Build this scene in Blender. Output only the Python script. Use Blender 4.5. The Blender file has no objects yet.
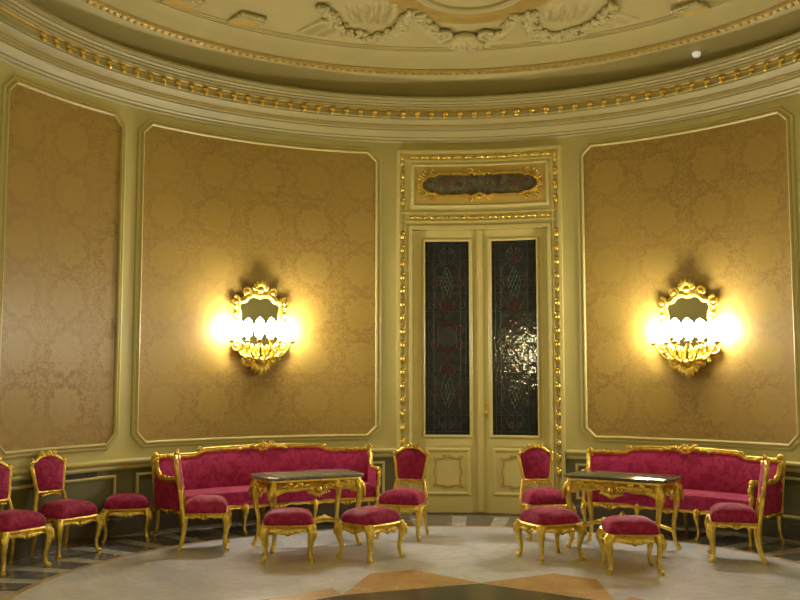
import bpy, math, random
from math import sin, cos, pi, radians, sqrt, atan2, hypot
from mathutils import Vector, Matrix

random.seed(7)
SC = bpy.context.scene
COL = SC.collection

# ------------------------------------------------------------------ camera, world, exposure
CX, CY, R = 0.424, 7.147, 4.266          # centre and radius of the far half-round of the oval room
NY = 2.6                                 # centre of the near half-round
cam_d = bpy.data.cameras.new('camera'); cam = bpy.data.objects.new('camera', cam_d); COL.objects.link(cam)
cam.location = (0, 0, 1.6); cam.rotation_euler = (pi/2 + 0.084, 0, 0)
cam_d.sensor_width = 36; cam_d.lens = 940/800*36; cam_d.clip_start = .05
SC.camera = cam
w = bpy.data.worlds.new('world'); SC.world = w; w.use_nodes = True
w.node_tree.nodes['Background'].inputs[0].default_value = (1, .85, .55, 1)
w.node_tree.nodes['Background'].inputs[1].default_value = 0.0
SC.view_settings.view_transform = 'Standard'; SC.view_settings.look = 'None'
SC.view_settings.gamma = 1; SC.view_settings.use_curve_mapping = False
SC.view_settings.exposure = 0.0
LAMP = (1.0, .92, .58)
# wall lights on the parts of the oval that lie beside and behind the camera, unseen and without fixtures
for (x, y, z, e, rad) in [(-2.35, -.55, 2.25, 80, .08), (3.15, -.55, 2.25, 80, .08),
                          (-3.6, 3.9, 2.25, 60, .08), (4.45, 3.9, 2.25, 60, .08)]:
    ld = bpy.data.lights.new('wall_light', 'POINT'); ld.energy = e; ld.color = LAMP; ld.shadow_soft_size = rad
    lo = bpy.data.objects.new('wall_light', ld); COL.objects.link(lo); lo.location = (x, y, z)
BULB = 165.0                               # strength of the candle bulbs of the two sconces in view

# ------------------------------------------------------------------ node helpers
class N:
    def __init__(s, name):
        s.m = bpy.data.materials.new(name); s.m.use_nodes = True
        s.t = s.m.node_tree; s.b = s.t.nodes['Principled BSDF']
    def n(s, typ, **kw):
        nd = s.t.nodes.new('ShaderNode' + typ)
        for k, v in kw.items(): setattr(nd, k, v)
        return nd
    def l(s, a, b): s.t.links.new(a, b); return b
    def put(s, sock, v):
        if hasattr(v, 'is_linked') or isinstance(v, bpy.types.NodeSocket): s.l(v, sock)
        else: sock.default_value = v
    def math(s, op, a, b=None, c=None):
        nd = s.n('Math', operation=op)
        for i, v in enumerate((a, b, c)):
            if v is not None: s.put(nd.inputs[i], v)
        return nd.outputs[0]
    def noise(s, scale, detail=4, vec=None, rough=.55, dist=0):
        nd = s.n('TexNoise'); nd.inputs['Scale'].default_value = scale; nd.inputs['Detail'].default_value = detail
        nd.inputs['Roughness'].default_value = rough; nd.inputs['Distortion'].default_value = dist
        if vec is not None: s.l(vec, nd.inputs['Vector'])
        return nd.outputs['Fac']
    def obj(s): return s.n('TexCoord').outputs['Object']
    def uv(s): return s.n('TexCoord').outputs['UV']
    def ramp(s, fac, stops):
        nd = s.n('ValToRGB'); e = nd.color_ramp.elements
        while len(e) < len(stops): e.new(.5)
        for i, (p, c) in enumerate(stops): e[i].position = p; e[i].color = (*c, 1)
        s.l(fac, nd.inputs[0]); return nd.outputs[0]
    def mix(s, fac, a, b):
        nd = s.n('Mix', data_type='RGBA')
        s.put(nd.inputs[0], fac)
        for i, v in ((6, a), (7, b)):
            if isinstance(v, tuple): nd.inputs[i].default_value = (*v, 1)
            else: s.l(v, nd.inputs[i])
        return nd.outputs[2]
    def sstep(s, v, a, b):
        nd = s.n('MapRange', interpolation_type='SMOOTHSTEP'); s.put(nd.inputs[0], v)
        nd.inputs[1].default_value = a; nd.inputs[2].default_value = b
        return nd.outputs[0]
    def bump(s, h, strength=.3, dist=.01):
        nd = s.n('Bump'); nd.inputs['Strength'].default_value = strength; nd.inputs['Distance'].default_value = dist
        s.l(h, nd.inputs['Height']); s.l(nd.outputs[0], s.b.inputs['Normal'])
    def set(s, **kw):
        for k, v in kw.items():
            k = {'base': 'Base Color', 'rough': 'Roughness', 'metal': 'Metallic', 'spec': 'Specular IOR Level',
                 'sheen': 'Sheen Weight', 'sheen_rough': 'Sheen Roughness', 'coat': 'Coat Weight', 'trans': 'Transmission Weight',
                 'ec': 'Emission Color', 'es': 'Emission Strength', 'sheen_tint': 'Sheen Tint'}[k]
            if isinstance(v, tuple): v = (*v, 1)
            s.put(s.b.inputs[k], v)
        return s

def plain(name, base, rough=.5, var=.08, scale=6, metal=0, bump=0):
    k = N(name); nz = k.noise(scale, 5, k.obj())
    d = tuple(c*(1-var) for c in base); u = tuple(min(1, c*(1+var)) for c in base)
    k.set(base=k.ramp(nz, [(.3, d), (.7, u)]), rough=rough, metal=metal)
    if bump: k.bump(k.noise(scale*8, 4, k.obj()), bump, .005)
    return k.m

PAINT = plain('cream_paint', (.48, .42, .155), .42, .04, 2)
PAINT_D = plain('cream_door_paint', (.56, .475, .175), .36, .03, 3)
CORNICE = plain('cornice_paint', (.35, .30, .125), .5, .05, 2)
PLASTER = plain('ceiling_plaster', (.47, .405, .17), .6, .05, 2, bump=.15)
GREEN = plain('dado_green_paint', (.13, .125, .05), .45, .08, 3)
SKIRT = plain('dark_skirting_marble', (.07, .06, .04), .3, .3, 5)
OCHRE = plain('ochre_paint', (.48, .34, .10), .5, .1, 6)
DARK = plain('dark_lacquer', (.02, .02, .018), .4, .2, 10)

def make_gold(name, base, rough, sc=55, bs=.5):
    k = N(name); co = k.obj()
    nz = k.noise(sc*.35, 4, co)
    k.set(base=k.ramp(nz, [(.3, tuple(c*.62 for c in base)), (.62, base)]), metal=1.0, rough=k.math('MULTIPLY_ADD', nz, .25, rough-.12))
    k.bump(k.noise(sc, 3, co, dist=.6), bs, .012)
    return k.m
GOLD = make_gold('carved_gilding', (.82, .59, .12), .33)
GOLD_S = make_gold('smooth_gilding', (.84, .61, .13), .27, 25, .15)
GOLD_D = make_gold('old_gilding', (.60, .43, .09), .42)
SIENNA = plain('gilt_paint_line', (.42, .30, .075), .45, .15, 20, metal=.25)

def make_velvet():
    k = N('crimson_damask'); co = k.obj()
    f = k.sstep(k.noise(9, 2, co, dist=1.6), .44, .56)
    base = k.mix(f, (.255, .010, .062), (.34, .020, .090))
    k.set(base=base, rough=k.math('MULTIPLY_ADD', f, -.12, .78), sheen=.32, sheen_rough=.35, sheen_tint=(1, .45, .55), spec=.2)
    k.bump(k.noise(160, 2, co), .12, .002)
    return k.m
VELVET = make_velvet()

def make_damask():
    # silk wall hanging: medallions of 0.62 x 0.53 m with lobed rims, foliage between, ground and figure differ in lustre
    k = N('ochre_silk_damask'); uv = k.uv()
    sep = k.n('SeparateXYZ'); k.l(uv, sep.inputs[0])
    n1 = k.noise(7, 3, uv); n2 = k.noise(26, 3, uv)
    wob = k.math('MULTIPLY', k.math('SUBTRACT', n2, .5), .13)
    wob2 = k.math('MULTIPLY', k.math('SUBTRACT', n1, .5), .10)
    def cell(du, dv, PU, PV):
        u = k.math('ADD', k.math('MULTIPLY_ADD', sep.outputs[0], 1/PU, du), 50.0)
        v = k.math('ADD', k.math('MULTIPLY_ADD', sep.outputs[1], 1/PV, dv), 50.0)
        fu = k.math('MULTIPLY', k.math('SUBTRACT', k.math('FRACT', u), .5), PU)
        fv = k.math('MULTIPLY', k.math('SUBTRACT', k.math('FRACT', v), .5), PV)
        r = k.math('SQRT', k.math('ADD', k.math('MULTIPLY', fu, fu), k.math('MULTIPLY', fv, fv)))
        return r, k.math('ARCTAN2', fv, fu)
    PU, PV = .60, .53
    r, a = cell(0, 0, PU, PV)
    lob = k.math('MULTIPLY', k.math('COSINE', k.math('MULTIPLY', a, 10)), .016)
    rr = k.math('ADD', k.math('ADD', r, lob), k.math('ADD', wob, wob2))
    def band(v, a, b, c, d): return k.math('MULTIPLY', k.sstep(v, a, b), k.sstep(v, d, c))
    n3 = k.noise(34, 2, uv, dist=.8)
    edge = k.math('MULTIPLY', band(rr, .178, .212, .236, .285), k.sstep(n3, .33, .56))
    inner = k.math('MULTIPLY', band(rr, .085, .105, .120, .145), k.math('MULTIPLY', k.sstep(n3, .42, .56), .45))
    r2, a2 = cell(.5, .5, PU, PV)
    rr2 = k.math('ADD', k.math('ADD', r2, k.math('MULTIPLY', k.math('COSINE', k.math('MULTIPLY', a2, 4)), .03)), wob)
    small = k.math('MULTIPLY', band(rr2, .055, .075, .085, .115), .6)
    leaves = k.math('MULTIPLY', k.math('MULTIPLY', k.sstep(k.noise(19, 2, uv, dist=1.5), .49, .57), k.sstep(rr, .225, .27)), .75)
    big = k.math('MULTIPLY_ADD', k.sstep(k.noise(1.1, 2, uv), .35, .65), .5, .5)
    dark = k.math('MULTIPLY', k.math('MAXIMUM', k.math('MAXIMUM', edge, inner), k.math('MAXIMUM', small, leaves)), big)
    fig = k.math('SUBTRACT', 1.0, k.math('MINIMUM', dark, 1.0))
    weave = k.noise(300, 1, uv)
    base = k.mix(fig, (.245, .138, .026), (.325, .213, .045))
    k.set(base=base, rough=k.math('MULTIPLY_ADD', fig, -.22, .58), spec=.5)
    h = k.math('ADD', k.math('MULTIPLY', fig, .6), k.math('MULTIPLY', weave, .5))
    k.bump(h, .22, .004)
    return k.m
DAMASK = make_damask()

def make_marble(name, a, b, c, scale=1.2, rough=.2, vein=True):
    k = N(name); co = k.obj()
    n1 = k.noise(scale, 8, co, .62, .8); n2 = k.noise(scale*3.1, 8, co, .65, 1.5)
    col = k.mix(k.sstep(n1, .35, .68), a, b)
    v = k.math('ABSOLUTE', k.math('SUBTRACT', n2, .5))
    col = k.mix(k.math('MULTIPLY', k.sstep(v, .045, 0.0), .45 if vein else 0), col, c)
    k.set(base=col, rough=k.math('MULTIPLY_ADD', n1, .12, rough), spec=.5)
    return k.m
M_FLOOR = make_marble('pale_grey_marble', (.53, .55, .64), (.68, .70, .80), (.48, .44, .40), .9, .15)
M_ORANGE = make_marble('ochre_marble', (.48, .28, .12), (.58, .37, .18), (.6, .45, .25), 2.5, .2)
M_DARK = make_marble('dark_green_marble', (.045, .045, .036), (.085, .08, .06), (.2, .19, .14), 3, .16)
M_BROWN = make_marble('brown_marble', (.10, .07, .045), (.16, .11, .075), (.3, .24, .16), 3, .2)
M_GREY = make_marble('grey_marble', (.10, .10, .10), (.15, .15, .15), (.2, .19, .18), 4, .2)
M_BORDER = make_marble('beige_marble', (.36, .35, .34), (.48, .47, .45), (.3, .26, .2), 3, .2)
M_TOP = make_marble('grey_table_marble', (.085, .09, .08), (.20, .20, .175), (.36, .34, .28), 9, .10)
M_TOP2 = make_marble('dark_green_table_marble', (.035, .036, .03), (.085, .085, .07), (.20, .19, .15), 9, .08)

k = N('candle_bulb'); k.set(base=(1, .9, .7), ec=(1, .935, .76), es=BULB); BULB_M = k.m
k = N('candle_sleeve'); k.set(base=(.85, .78, .6), rough=.4); SLEEVE = k.m
k = N('mirror_glass'); k.set(base=(.82, .84, .84), metal=1.0, rough=.02); MIRROR = k.m
k = N('crystal'); k.set(base=(1, 1, 1), trans=1.0, rough=.02); k.b.inputs['IOR'].default_value = 1.5; CRYSTAL = k.m
k = N('glowing_white'); k.set(base=(.9, .9, .9), rough=.3, ec=(1, .97, .9), es=.3); SPOT = k.m  # weak glow for the added white spot on the cove

def glass(name, a, b):
    k = N(name); co = k.obj()
    k.set(base=k.ramp(k.noise(14, 3, co), [(.35, a), (.65, b)]), rough=.05, spec=.5)
    h = k.math('ADD', k.noise(34, 1, co), k.math('MULTIPLY', k.noise(10, 1, co), 2.0))
    k.bump(h, 1.0, .0011)
    return k.m
G_DARK = glass('dark_grey_leaded_glass', (.012, .014, .016), (.026, .028, .030))
G_RED = glass('dark_red_glass', (.030, .011, .012), (.044, .016, .017))
G_GREEN = glass('dark_green_glass', (.009, .020, .010), (.014, .030, .014))
G_OVAL = glass('smoky_glass', (.026, .024, .025), (.04, .037, .037))
LEAD = plain('lead_strip', (.06, .052, .048), .5, .2, 30, metal=.6)

def make_canvas():
    k = N('painted_canvas'); co = k.obj()
    n = k.noise(6.5, 3, co, .55, 1.0)
    c = k.ramp(n, [(.34, (.016, .020, .016)), (.43, (.060, .060, .026)), (.49, (.15, .105, .04)), (.54, (.022, .045, .034)), (.60, (.13, .052, .028)), (.68, (.03, .03, .022))])
    k.set(base=c, rough=.5); return k.m
CANVAS = make_canvas()

# ------------------------------------------------------------------ mesh helpers
class MB:
    def __init__(s): s.v = []; s.f = []; s.uv = []; s.mi = []; s.cur = 0
    def vert(s, p, uv=(0, 0)): s.v.append(tuple(p)); s.uv.append(uv); return len(s.v)-1
    def face(s, *i): s.f.append(i); s.mi.append(s.cur)
    def grid(s, nu, nv, fn, uvfn=None, cu=False, cv=False):
        b = len(s.v)
        for i in range(nu):
            for j in range(nv): s.vert(fn(i, j), uvfn(i, j) if uvfn else (0, 0))
        for i in range(nu if cu else nu-1):
            for j in range(nv if cv else nv-1):
                i2 = (i+1) % nu; j2 = (j+1) % nv
                s.face(b+i*nv+j, b+i2*nv+j, b+i2*nv+j2, b+i*nv+j2)
        return b
    def tube(s, pts, rad, n=8, closed=False, sq=(1, 1), cap=True):
        P = [Vector(p) for p in pts]; m = len(P)
        rad = rad if isinstance(rad, (list, tuple)) else [rad]*m
        up = None; b = len(s.v)
        for i in range(m):
            if closed: t = P[(i+1) % m]-P[i-1]
            else: t = P[min(i+1, m-1)]-P[max(i-1, 0)]
            if t.length < 1e-9: t = Vector((0, 0, 1))
            t.normalize()
            if up is None:
                up = Vector((0, 0, 1)) if abs(t.z) < .9 else Vector((0, 1, 0))
            up = (up - t*up.dot(t))
            if up.length < 1e-6: up = t.orthogonal()
            up.normalize(); sd = t.cross(up)
            for j in range(n):
                a = 2*pi*j/n
                s.vert(P[i]+up*cos(a)*rad[i]*sq[0]+sd*sin(a)*rad[i]*sq[1])
        for i in range(m if closed else m-1):
            i2 = (i+1) % m
            for j in range(n):
                j2 = (j+1) % n; s.face(b+i*n+j, b+i2*n+j, b+i2*n+j2, b+i*n+j2)
        if not closed and cap:
            s.face(*[b+j for j in range(n)]); s.face(*[b+(m-1)*n+j for j in range(n)][::-1])
    def ball(s, c, r, nu=8, nv=6, rot=None, fn=None):
        if not isinstance(r, (tuple, list)): r = (r, r, r)
        c = Vector(c); b = len(s.v)
        def P(x, y, z):
            p = Vector((x*r[0], y*r[1], z*r[2]))
            if rot is not None: p = rot @ p
            p = c+p
            return fn(p) if fn else p
        s.vert(P(0, 0, -1))
        for j in range(1, nv):
            th = pi*j/nv
            for i in range(nu):
                a = 2*pi*i/nu; s.vert(P(sin(th)*cos(a), sin(th)*sin(a), -cos(th)))
        t = s.vert(P(0, 0, 1))
        for i in range(nu):
            i2 = (i+1) % nu
            s.face(b, b+1+i2, b+1+i)
            for j in range(nv-2):
                o = b+1+j*nu; s.face(o+i, o+i2, o+nu+i2, o+nu+i)
            o = b+1+(nv-2)*nu; s.face(o+i, o+i2, t)
    def box(s, c, h, fn=None, n=(1, 1, 1)):
        # box by its centre and half sizes, each side cut into n strips so that it can be bent by fn
        fn = fn or (lambda p: p)
        for ax in range(3):
            u, v = [q for q in range(3) if q != ax]
            for sg in (-1, 1):
                def P(i, j):
                    p = [0, 0, 0]; p[ax] = c[ax]+sg*h[ax]
                    p[u] = c[u]+h[u]*(2*i/n[u]-1); p[v] = c[v]+h[v]*(2*j/n[v]-1)
                    return fn(Vector(p))
                s.grid(n[u]+1, n[v]+1, P)
    def lathe(s, prof, n=12, c=(0, 0, 0), rot=None):
        c = Vector(c)
        def P(i, j):
            r, z = prof[i]; a = 2*pi*j/n; p = Vector((r*cos(a), r*sin(a), z))
            return c+(rot @ p if rot is not None else p)
        s.grid(len(prof), n, P, cv=True)
    def rings(s, loops, cap0=True, cap1=True):
        n = len(loops[0]); b = len(s.v)
        for L in loops:
            for p in L: s.vert(p)
        for i in range(len(loops)-1):
            for j in range(n):
                j2 = (j+1) % n; s.face(b+i*n+j, b+i*n+j2, b+(i+1)*n+j2, b+(i+1)*n+j)
        if cap0: s.face(*[b+j for j in range(n)][::-1])
        if cap1: s.face(*[b+(len(loops)-1)*n+j for j in range(n)])
    def mesh(s, name, mats, smooth=True, ang=38, clampz=None):
        me = bpy.data.meshes.new(name)
        V = s.v if clampz is None else [(x, y, max(z, clampz)) for x, y, z in s.v]
        me.from_pydata(V, [], s.f)
        ul = me.uv_layers.new(name='UVMap')
        li = [0]*len(me.loops); me.loops.foreach_get('vertex_index', li)
        flat = []
        for i in li: flat.extend(s.uv[i])
        ul.data.foreach_set('uv', flat)
        for m in (mats if isinstance(mats, (list, tuple)) else [mats]): me.materials.append(m)
        me.polygons.foreach_set('material_index', s.mi)
        import bmesh
        bm = bmesh.new(); bm.from_mesh(me)
        bmesh.ops.remove_doubles(bm, verts=bm.verts, dist=1e-5)
        bmesh.ops.recalc_face_normals(bm, faces=bm.faces); bm.to_mesh(me); bm.free()
        if smooth:
            me.polygons.foreach_set('use_smooth', [True]*len(me.polygons))
            me.set_sharp_from_angle(angle=radians(ang))
        me.update()
        return me

def link(name, me, parent=None, loc=(0, 0, 0), rz=0):
    o = bpy.data.objects.new(name, me); COL.objects.link(o)
    o.location = loc; o.rotation_euler = (0, 0, rz)
    if parent is not None: o.parent = parent
    return o
def add(name, mb, mats, parent=None, **kw): return link(name, mb.mesh(name, mats, **kw), parent)
def thing(name, label, cat, loc=(0, 0, 0), rz=0, group=None, me=None):
    o = link(name, me, None, loc, rz); tag(o, label, cat, group); return o
def tag(o, label, cat, group=None):
    o['label'] = label; o['category'] = cat
    if group: o['group'] = group
    return o
def struct(o, label=None, cat=None):
    o['kind'] = 'structure'
    if label: o['label'] = label
    if cat: o['category'] = cat
    return o
def dup(root, loc, rz, label, group=None):
    def cp(o, par):
        c = o.copy(); COL.objects.link(c)
        if par is not None: c.parent = par
        for ch in KIDS.get(o.name, []): cp(ch, c)
        return c
    KIDS = {}
    for o in bpy.data.objects:
        if o.parent: KIDS.setdefault(o.parent.name, []).append(o)
    r = cp(root, None); r.location = loc; r.rotation_euler = (0, 0, rz); r['label'] = label
    if group: r['group'] = group
    return r

def W(s, z, d=0.0):                       # a point of the far wall: arc length s, height z, distance d in front of it
    a = s/R; return Vector((CX+(R-d)*sin(a), CY+(R-d)*cos(a), z))
def WM(v): return W(v[0], v[1], v[2])

def stations(p0=-90, p1=90, whole=True, step=2.5):
    L = []
    n = max(2, int((p1-p0)/step))
    for i in range(n+1):
        a = radians(p0+(p1-p0)*i/n); L.append((CX+R*sin(a), CY+R*cos(a), -sin(a), -cos(a), a*R))
    if whole:
        L += side_stations('right')+near_stations()+side_stations('left')
    return L
def side_stations(side, m=10):
    L = []
    for i in range(1, m):
        t = i/m
        if side == 'right': L.append((CX+R, CY+(NY-CY)*t, -1, 0, R*pi/2+t*(CY-NY)))
        else: L.append((CX-R, NY+(CY-NY)*t, 1, 0, -R*pi/2-(1-t)*(CY-NY)))
    return L
def near_stations(m=60):
    L = []
    for i in range(m+1):
        a = radians(90+180*i/m); L.append((CX+R*sin(a), NY+R*cos(a), -sin(a), -cos(a), a*R+(CY-NY)))
    return L
def sweep(mb, prof, st, closed=True):
    acc = [0]
    for i in range(1, len(prof)): acc.append(acc[-1]+hypot(prof[i][0]-prof[i-1][0], prof[i][1]-prof[i-1][1]))
    mb.grid(len(st), len(prof), lambda i, j: (st[i][0]+st[i][2]*prof[j][0], st[i][1]+st[i][3]*prof[j][0], prof[j][1]),
            lambda i, j: (st[i][4], acc[j]), cu=closed)

def offset_poly(poly, o):                 # outward offset of a counter-clockwise polygon with mitred corners
    n = len(poly); out = []
    for i in range(n):
        a, b, c = poly[i-1], poly[i], poly[(i+1) % n]
        e1 = Vector((b[0]-a[0], b[1]-a[1])).normalized(); e2 = Vector((c[0]-b[0], c[1]-b[1])).normalized()
        n1 = Vector((e1.y, -e1.x)); n2 = Vector((e2.y, -e2.x)); m = (n1+n2); m /= max(.3, 1+n1.dot(n2))
        out.append((b[0]+m.x*o, b[1]+m.y*o))
    return out
def subdiv(poly, step=.12):
    out = []
    n = len(poly)
    for i in range(n):
        a, b = poly[i], poly[(i+1) % n]; L = hypot(b[0]-a[0], b[1]-a[1]); k = max(1, int(L/step))
        for j in range(k): out.append((a[0]+(b[0]-a[0])*j/k, a[1]+(b[1]-a[1])*j/k))
    return out
def frame(mb, poly, prof, mp=WM, step=.12):
    P = subdiv(poly, step); offs = [offset_poly(P, o) for o, d in prof]
    mb.grid(len(P), len(prof), lambda i, j: mp((offs[j][i][0], offs[j][i][1], prof[j][1])), cu=True)
def chamfer(s0, s1, z0, z1, c):
    return [(s0+c, z0), (s1-c, z0), (s1, z0+c), (s1, z1-c), (s1-c, z1), (s0+c, z1), (s0, z1-c), (s0, z0+c)]
def rect(s0, s1, z0, z1): return [(s0, z0), (s1, z0), (s1, z1), (s0, z1)]
def slab(mb, s0, s1, z0, z1, d0, d1, mp=WM, n=8):
    mb.box(((s0+s1)/2, (z0+z1)/2, (d0+d1)/2), ((s1-s0)/2, (z1-z0)/2, (d1-d0)/2), lambda p: mp(p), (n, 1, 1))

def spiral(mb, c, r0, turns, rad, mp, sgn=1, a0=0, n=22, d=0.0):
    pts = []; rr = []
    for i in range(n+1):
        t = i/n; a = a0+sgn*2*pi*turns*t; r = r0*(1-.85*t)
        pts.append(mp(Vector((c[0]+r*cos(a), c[1]+r*sin(a), d)))); rr.append(rad*(1-.45*t))
    mb.tube(pts, rr, 6); mb.ball(pts[-1], rad*1.3, 7, 5)
def leaf(mb, p, direction, L, wd, th, nrm=Vector((0, -1, 0))):
    # a pointed carved leaf lying on the surface whose normal is nrm
    d = Vector(direction).normalized(); nr = (nrm-d*nrm.dot(d)).normalized(); sd = d.cross(nr)
    p = Vector(p); b = len(mb.v); prof = [(0, .25), (.2, .75), (.45, 1), (.7, .75), (.9, .35), (1, .03)]
    loops = []
    for t, q in prof:
        lift = sin(t*pi)*.4+.25*t*t
        loops.append([p+d*L*t+sd*wd*q*cos(a)+nr*(th*(.55*sin(a)*q+lift)) for a in [2*pi*i/8 for i in range(8)]])
    mb.rings(loops)

# ------------------------------------------------------------------ room shell
st_far = stations(-90, 90, False)
e0 = [(CX+R, CY, -1, 0, R*pi/2)]; e1 = [(CX+R, NY, -1, 0, R*pi/2+CY-NY)]
f0 = [(CX-R, NY, 1, 0, -R*pi/2-(CY-NY))]; f1 = [(CX-R, CY, 1, 0, -R*pi/2)]
mb = MB()
for a0_, a1_, zz in ((-90, math.degrees(-.279/R), 0), (math.degrees(1.378/R), 90, 0), (math.degrees(-.279/R), math.degrees(1.378/R), 3.42)):
    st = stations(a0_, a1_, False)
    if zz == 0: mb.cur = 1; sweep(mb, [(0, 0), (0, .70)], st, False)
    mb.cur = 0; sweep(mb, [(0, .70), (0, 2.6), (0, 3.42)], st, False) if zz == 0 else None
    sweep(mb, [(0, 3.42), (0, 4.55), (0, 5.1)], st, False)
struct(add('wall_far', mb, [PAINT, GREEN]))
for nm, st in ( ('wall_right', e0+side_stations('right')+e1), ('wall_near', near_stations()), ('wall_left', f0+side_stations('left')+f1)):
    mb = MB()
    mb.cur = 1; sweep(mb, [(0, 0), (0, .70)], st, False)
    mb.cur = 0; sweep(mb, [(0, .70), (0, 2.6), (0, 4.55), (0, 5.1)], st, False)
    struct(add(nm, mb, [PAINT, GREEN]))
ST = stations()

# floor with its inlaid marbles
def zfl(p, k): return (p[0], p[1], -.002+.0006*k)
mb = MB()
loop = [(s[0]+s[2]*-.02, s[1]+s[3]*-.02, 0) for s in ST]
c = mb.vert((CX, (CY+NY)/2, 0)); b = len(mb.v)
for p in loop: mb.vert(p)
for i in range(len(loop)): mb.face(c, b+i, b+(i+1) % len(loop))
def band(d0, d1, z, mi, st=ST, closed=True):
    mb.cur = mi; sweep(mb, [(d0, z), (d1, z)], st, closed)
band(.0, .22, .0006, 4); band(.22, .95, .0006, 5); band(.95, 1.0, .0012, 2)
# dark wedges of the border, one about every 0.52 m
na = 26
for i in range(-na//2, na//2+1):
    a = 7.4+i*7.15
    if abs(a) > 88: continue
    band(.24, .94, .0012, 3, stations(a-2.3, a+2.3, False, 1.2), False)
# the central figure: dark lozenge star with ochre kites against its points
ax = radians(7.4); ex = Vector((cos(ax), -sin(ax))); ey = Vector((sin(ax), cos(ax))); S0 = Vector((.62, 7.45))-ey*2.3
def star(u, v, z): q = S0+ex*u+ey*v; return (q.x, q.y, z)
def poly(pts, z, mi):
    mb.cur = mi; mb.face(*[mb.vert(star(u, v, z)) for u, v in pts])
for q in range(4):
    cq, sq_ = [(1, 0), (0, 1), (-1, 0), (0, -1)][q]
    def rt(u, v): return (cq*u-sq_*v, sq_*u+cq*v)
    poly([rt(*p) for p in [(0, 2.42), (-.58, 2.86), (-.92, 2.66), (-1.0, 1.86)]], .0012, 2)
    poly([rt(*p) for p in [(-1.0, 1.86), (-1.12, 2.08), (-2.08, 1.12), (-1.86, 1.0)]], .0012, 2)
    poly([rt(*p) for p in [(0, 2.42), (1.0, 1.86), (.92, 2.66), (.58, 2.86)]], .0012, 2)
poly([(0, 2.4), (1.0, 1.86), (1.86, 1.0), (2.4, 0), (1.86, -1.0), (1.0, -1.86), (0, -2.4), (-1.0, -1.86), (-1.86, -1.0), (-2.4, 0), (-1.86, 1.0), (-1.0, 1.86)], .0018, 1)
fl = struct(add('floor', mb, [M_FLOOR, M_DARK, M_ORANGE, M_GREY, M_BROWN, M_BORDER], smooth=False))

# ceiling: cove, bead, groove and the shallow vault
CEIL = [(.50, 5.262), (.52, 5.29), (.56, 5.36), (.61, 5.425), (.635, 5.44), (.635, 5.452), (.66, 5.452), (.66, 5.462), (.69, 5.462), (.69, 5.474),
        (.9, 5.495), (1.3, 5.53), (1.9, 5.57), (2.6, 5.605), (3.3, 5.63), (3.9, 5.64), (R-.002, 5.645)]
def zc(r):
    d = R-r
    for i in range(len(CEIL)-1):
        if CEIL[i][0] <= d <= CEIL[i+1][0] and CEIL[i+1][0] > CEIL[i][0]:
            t = (d-CEIL[i][0])/(CEIL[i+1][0]-CEIL[i][0]); return CEIL[i][1]+t*(CEIL[i+1][1]-CEIL[i][1])
    return 5.64
mb = MB()
sweep(mb, [(.0, 5.01), (.09, 5.02), (.15, 5.05), (.22, 5.10), (.30, 5.155), (.38, 5.205), (.44, 5.24), (.44, 5.25)]+CEIL, ST)
ceil = struct(add('ceiling', mb, PLASTER, ang=25))
# gilt bead moulding of the cove
mb = MB()
sweep(mb, [(.435, 5.235), (.435, 5.22), (.46, 5.212), (.50, 5.232), (.51, 5.26), (.50, 5.275)], ST)
bead = add('gilt_moulding', mb, SIENNA, ceil)
mb = MB()
for i in range(-62, 63):
    a = radians(i*1.32); p = (CX+(R-.478)*sin(a), CY+(R-.478)*cos(a), 5.221); mb.ball(p, (.022, .022, .016), 6, 4)
o = add('bead_row', mb, SIENNA, bead); o['kind'] = 'stuff'

# the main cornice
mb = MB()
sweep(mb, [(0, 4.50), (.018, 4.50), (.030, 4.515), (.030, 4.535), (.05, 4.55), (.05, 4.565), (.085, 4.60), (.115, 4.625), (.115, 4.64), (.145, 4.645),
           (.150, 4.665), (.150, 4.685), (.175, 4.70), (.21, 4.715), (.235, 4.735), (.235, 4.75), (.262, 4.755), (.262, 4.83), (.285, 4.84), (.30, 4.86), (.30, 4.88),
           (.33, 4.888), (.33, 4.902), (.340, 4.906), (.355, 4.918), (.355, 4.93), (.368, 4.934), (.372, 4.946), (.385, 4.950), (.385, 4.972), (.36, 4.982), (.0, 4.99)], ST)
corn = struct(add('trim_1', mb, CORNICE, ang=25))
mb = MB()
sweep(mb, [(.263, 4.800), (.2665, 4.802), (.2665, 4.826), (.292, 4.838), (.290, 4.846)], ST); add('gilt_line', mb, SIENNA, corn)
mb = MB(); sweep(mb, [(.152, 4.668), (.158, 4.670), (.158, 4.682), (.152, 4.684)], ST); add('fine_line', mb, OCHRE, corn)
mb = MB()
mb.ball((0, -.02, -.030), (.026, .026, .026), 10, 7)
mb.ball((0, -.012, .012), (.036, .018, .022), 8, 6); mb.ball((-.022, -.010, .022), (.018, .014, .016), 6, 5); mb.ball((.022, -.010, .022), (.018, .014, .016), 6, 5)
me = mb.mesh('gilt_drop', GOLD_S)
for i in range(-30, 31):
    a = 4.3+i*2.47
    if not -72 < a < 76: continue
    ar = radians(a)
    link('gilt_drop', me, corn, (CX+(R-.262)*sin(ar), CY+(R-.262)*cos(ar), 4.786), -ar)

# chair rail, skirting
FS0, FS1 = -.465, 1.553                   # outer edges of the door surround along the wall
rail_st = stations(degA := math.degrees(FS1/R)+.05, 90, False)+side_stations('right')+near_stations()+side_stations('left')+stations(-90, math.degrees(FS0/R)-.05, False)
mb = MB(); sweep(mb, [(0, .668), (.018, .672), (.024, .69), (.020, .71), (.034, .725), (.046, .745), (.046, .760), (.030, .772), (0, .778)], rail_st, False)
struct(add('trim_2', mb, PAINT, ang=25))
mb = MB(); sweep(mb, [(0, .17), (.012, .165), (.022, .14), (.022, .0)], rail_st, False)
struct(add('baseboard_far', mb, SKIRT, ang=25))

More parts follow.
